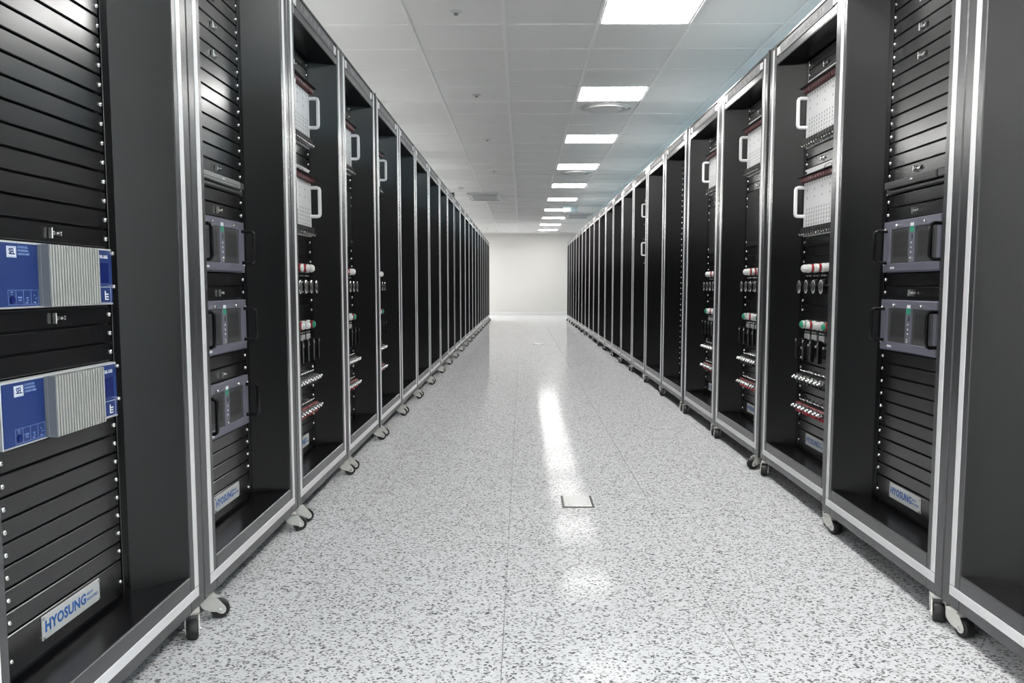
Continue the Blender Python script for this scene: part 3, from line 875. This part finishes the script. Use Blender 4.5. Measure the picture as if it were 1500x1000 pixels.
NR = len(Ls) - 1
for i in range(1, NR + 1):
    Y0, Y1 = Ls[i - 1], Ls[i]
    cov = None
    if i == 5: cov = 'n'; Y0 += 0.02
    if i == 11: cov = 't'; Y0 += 0.024
    if i == 1: used, lab = units((14, 3), (8, 3)), 'black equipment rack nearest the camera in the left row, with two blue finned devices'
    elif i == 2: used, lab = units((16, 4), (10, 4), (4, 4), (22, 1)), 'black equipment rack, second from the camera in the left row, with three grey computers'
    elif i <= 5:
        used = CTRL
        lab = 'black equipment rack, %s from the camera in the left row, with white module chassis' % ordw(i)
    else: used, lab = set(), 'black equipment rack, %s from the camera in the left row' % ordw(i)
    if i == NR: lab = 'black equipment rack at the far end of the left row'
    c1, c2 = special.get((-1, i, 1), A), special.get((-1, i, 2), A)
    rk = rack(-1, i, XLF, Y0, Y1, used, {17, 13} if i == 1 else (TOPL | {8} if i == 2 else ({36} if i < 6 else set())), lab, i <= 6, cov, c1, c2)
    row = 'in the %s left rack' % ordw(i)
    if i == 1:
        relay(rk, 14, 'upper blue control device with grey cooling fins in the nearest left rack')
        relay(rk, 8, 'lower blue control device with grey cooling fins in the nearest left rack')
    if i == 2:
        kvm(rk, 22, 'slim silver console drawer in the second rack of the left row')
        computer(rk, 16, 'grey computer with black handle, topmost of three in the second left rack')
        computer(rk, 10, 'grey computer with black handle, middle of three in the second left rack')
        computer(rk, 4, 'grey computer with black handle, lowest of three in the second left rack')
    if 3 <= i <= 5:
        chassis(rk, 29, ('upper white module chassis with white handle ' if i == 3 else 'white module chassis with white handle ') + row)
        if i == 3: chassis(rk, 20, 'lower white module chassis with white handle ' + row)
        else: display(rk, 20, 'black display panel below the white chassis ' + row)
        switch_panel(rk, 13, 'upper switch panel with white lamps and disc knobs ' + row, 'disc')
        switch_panel(rk, 8, 'lower switch panel with lamps and pistol grip handles ' + row, 'grip')
        test_panel(rk, 4, 'upper test block panel with chrome studs ' + row, 'k')
        test_panel(rk, 1, 'lower test block panel with red bars ' + row, 'r')

NRr = len(Rs) - 1
for i in range(1, NRr + 1):
    Y0, Y1 = Rs[i - 1], Rs[i]
    X = 1.170 if i <= 2 else 1.205
    cov = None
    if i == 3: Y0 += 0.012; Y1 -= 0.010
    if i == 4: cov = 'n'; Y0 += 0.028
    if i == 6: cov = 'n'; Y0 += 0.022
    if i == 1: used, lab = set(), 'black equipment rack nearest the camera in the right row, cut by the picture edge'
    elif i == 2: used, lab = units((16, 4), (10, 4), (22, 1)), 'black equipment rack, second from the camera in the right row, with two grey computers'
    elif i <= 5:
        used = CTRL
        lab = 'black equipment rack, %s from the camera in the right row, with white module chassis' % ordw(i)
    else: used, lab = set(), 'black equipment rack, %s from the camera in the right row' % ordw(i)
    if i == 8: used = units((29, 7), (20, 7))
    if i == NRr: lab = 'black equipment rack at the far end of the right row'
    c1, c2 = special.get((1, i, 1), -1.9), special.get((1, i, 2), -1.9)
    # local x of the right row runs towards the camera: swap so that 1 = near, 2 = far
    rk = rack(1, i, X, Y0, Y1, used, TOPL if i == 2 else ({36, 27} if 2 < i < 6 else {20, 30} if i == 6 else set()), lab, i <= 7, cov, c2, c1)
    row = 'in the %s right rack' % ordw(i)
    if i == 2:
        kvm(rk, 22, 'slim dark console drawer in the second rack of the right row', 'k_frontd')
        computer(rk, 16, 'grey computer with black handles, upper of two in the second right rack')
        computer(rk, 10, 'grey computer with black handles, lower of two in the second right rack')
    if 3 <= i <= 5:
        chassis(rk, 29, ('upper white module chassis with white handle ' if i == 3 else 'white module chassis with white handle ') + row, (-0.2148,))
        if i == 3: chassis(rk, 20, 'lower white module chassis with white handle ' + row, (-0.2148,))
        else: display(rk, 20, 'black display panel below the white chassis ' + row)
        switch_panel(rk, 13, 'upper switch panel with white lamps and disc knobs ' + row, 'disc')
        switch_panel(rk, 8, 'lower switch panel with lamps and pistol grip handles ' + row, 'grip')
        test_panel(rk, 4, 'upper test block panel with chrome studs ' + row, 'k')
        test_panel(rk, 1, 'lower test block panel with red bars ' + row, 'r')
    if i == 8:
        chassis(rk, 29, 'upper white module chassis glimpsed far along the right row, in the eighth rack', (-0.2148,))
        chassis(rk, 20, 'lower white module chassis glimpsed far along the right row, in the eighth rack', (-0.2148,))

# ------------------------------------------------------------------ ceiling fittings
def lathe_z(prof, n, name, m):
    return MB().lathe(prof, n, (0, 0, 0), 'z', -1).mesh(name, m, True)
for (i, j), lab in zip(diff_slots, ('round white ceiling air diffuser beside the second light panel', 'round white ceiling air diffuser beside the fourth light panel')):
    t = thing('air_diffuser', lab, 'air diffuser', (TX0 + TPX * (i + 0.5) + 0.01, TY0 + TPY * (j + 0.5) - 0.02, ZC), 0, 'round ceiling air diffusers')
    m = MB()
    for r0, r1, z0, z1 in ((0.235, 0.215, 0.004, 0.014), (0.20, 0.165, 0.010, 0.026)):
        n = 32
        V = []; F = []
        for r, z in ((r0 + 0.012, 0.0), (r0, z1), (r0 - 0.012, z1 + 0.002), (r1, 0.0)):
            for k in range(n): V.append((r * cos(2 * pi * k / n), r * sin(2 * pi * k / n), -z - 0.0005))
        for q in range(3):
            for k in range(n): F.append((q * n + k, q * n + (k + 1) % n, (q + 1) * n + (k + 1) % n, (q + 1) * n + k))
        m.add(V, F)
    part('diffuser_ring', m.mesh('diffuser_ring', 'white_paint', True), t)
    part('diffuser_core', lathe_z([(0.145, 0.0005), (0.150, 0.012), (0.150, 0.020), (0.115, 0.026), (0.07, 0.012)], 32, 'diffuser_core', 'white_paint'), t)
    part('diffuser_throat', lathe_z([(0.165, 0.0003), (0.165, 0.0009)], 32, 'diffuser_throat', 'grille'), t)

spr_r = lathe_z([(0.038, 0.0002), (0.038, 0.003), (0.026, 0.010), (0.020, 0.010)], 20, 'escutcheon', 'white_paint')
spr_h = lathe_z([(0.012, 0.0102), (0.012, 0.013), (0.005, 0.014), (0.005, 0.018), (0.014, 0.019), (0.014, 0.021)], 12, 'sprinkler_head', 'grille')
spots = [(-0.407, 5.616, 'sprinkler head in the ceiling nearest the camera'), (-0.404, 8.006, 'sprinkler head in the ceiling, second from the camera'), (-0.400, 10.392, 'sprinkler head in the ceiling, third from the camera'),
         (-0.41, 13.2, 'sprinkler head in the ceiling, fourth from the camera'), (0.84, 17.95, 'sprinkler head beside the aisle light panels'), (-1.018, 26.2, 'sprinkler head in the ceiling near the end wall')]
for x, y, lab in spots:
    t = thing('sprinkler_head', lab, 'sprinkler', (x, y, ZC), 0, 'ceiling sprinkler heads')
    part('escutcheon', spr_r, t); part('deflector', spr_h, t)
t = thing('smoke_detector', 'small white smoke detector on the ceiling above the left racks', 'smoke detector', (-1.04, 15.4, ZC))
part('detector_base', lathe_z([(0.055, 0.0002), (0.055, 0.018), (0.048, 0.022)], 20, 'detector_base', 'white_plastic'), t)
part('detector_cap', lathe_z([(0.036, 0.0222), (0.036, 0.040), (0.022, 0.048)], 20, 'detector_cap', 'white_plastic'), t)

def cassette(x, y, lab):
    t = thing('air_conditioner', lab, 'air conditioner', (x, y, ZC), 0, 'ceiling cassette air conditioners')
    a, b_ = 0.31, 0.58
    part('casing', MB().tbox(-a, a, -b_, b_, -0.035, -0.0085, 0.012, up=False).mesh('casing', 'white_paint'), t)
    part('intake_grille', MB().box(-a + 0.09, a - 0.09, -b_ + 0.12, b_ - 0.12, -0.037, -0.0352).mesh('intake_grille', 'grille'), t)
    sl = MB().box(-a + 0.09, a - 0.09, -0.006, 0.006, -0.041, -0.0371).mesh('grille_slat', 'white_paint')
    for k in range(17): part('grille_slat', sl, t, (0, -b_ + 0.15 + 0.0535 * k, 0))
    for s in (-1, 1):
        part('air_vane', MB().box(-a + 0.05, a - 0.05, s * (b_ - 0.07) - 0.025, s * (b_ - 0.07) + 0.025, -0.040, -0.0352).mesh('air_vane', 'grille'), t)
cassette(-0.70, 16.85, 'white ceiling cassette air conditioner on the left of the aisle')
cassette(1.34, 21.5, 'white ceiling cassette air conditioner above the right racks')
t = thing('hanging_sign', 'small pale acrylic sign plate hanging under the aisle lights', 'sign', (1.0, 18.6, ZC))
part('sign_plate', MB().box(-0.15, 0.15, -0.004, 0.004, -0.16, -0.04).mesh('sign_plate', 'acrylic'), t)
for s in (-1, 1): part('hanger_rod', MB().lathe([(0.003, -0.002), (0.003, 0.0399)], 6, (s * 0.12, 0, 0), 'z', -1).mesh('hanger_rod', 'steel'), t)

# ------------------------------------------------------------------ floor boxes
def floor_box(x, y, sx, sy, lab):
    t = thing('floor_box', lab, 'floor outlet', (x, y, 0), 0, 'flush floor outlet boxes')
    m = MB()
    m.box(-sx / 2, -sx / 2 + 0.008, -sy / 2, sy / 2, 0.0002, 0.003); m.box(sx / 2 - 0.008, sx / 2, -sy / 2, sy / 2, 0.0002, 0.003)
    m.box(-sx / 2 + 0.008, sx / 2 - 0.008, -sy / 2, -sy / 2 + 0.007, 0.0002, 0.003)
    part('box_rim', m.mesh('box_rim', 'black'), t)
    part('box_lid', MB().tbox(-sx / 2 + 0.010, sx / 2 - 0.010, -sy / 2 + 0.009, sy / 2, 0.0002, 0.0035, 0.001).mesh('box_lid', 'floorbox'), t)
    part('lid_inlay', MB().tbox(-sx / 2 + 0.026, sx / 2 - 0.026, -sy / 2 + 0.03, sy / 2 - 0.02, 0.0036, 0.0046, 0.0004).mesh('lid_inlay', 'white_paint'), t)
    part('lid_latch', MB().tbox(-0.02, 0.02, -sy / 2 + 0.013, -sy / 2 + 0.022, 0.0036, 0.0052, 0.0004).mesh('lid_latch', 'steel'), t)
floor_box(0.241, 3.806, 0.136, 0.20, 'square metal floor outlet box in the middle of the aisle')
floor_box(0.26, 14.2, 0.14, 0.20, 'small dark floor outlet far down the aisle')
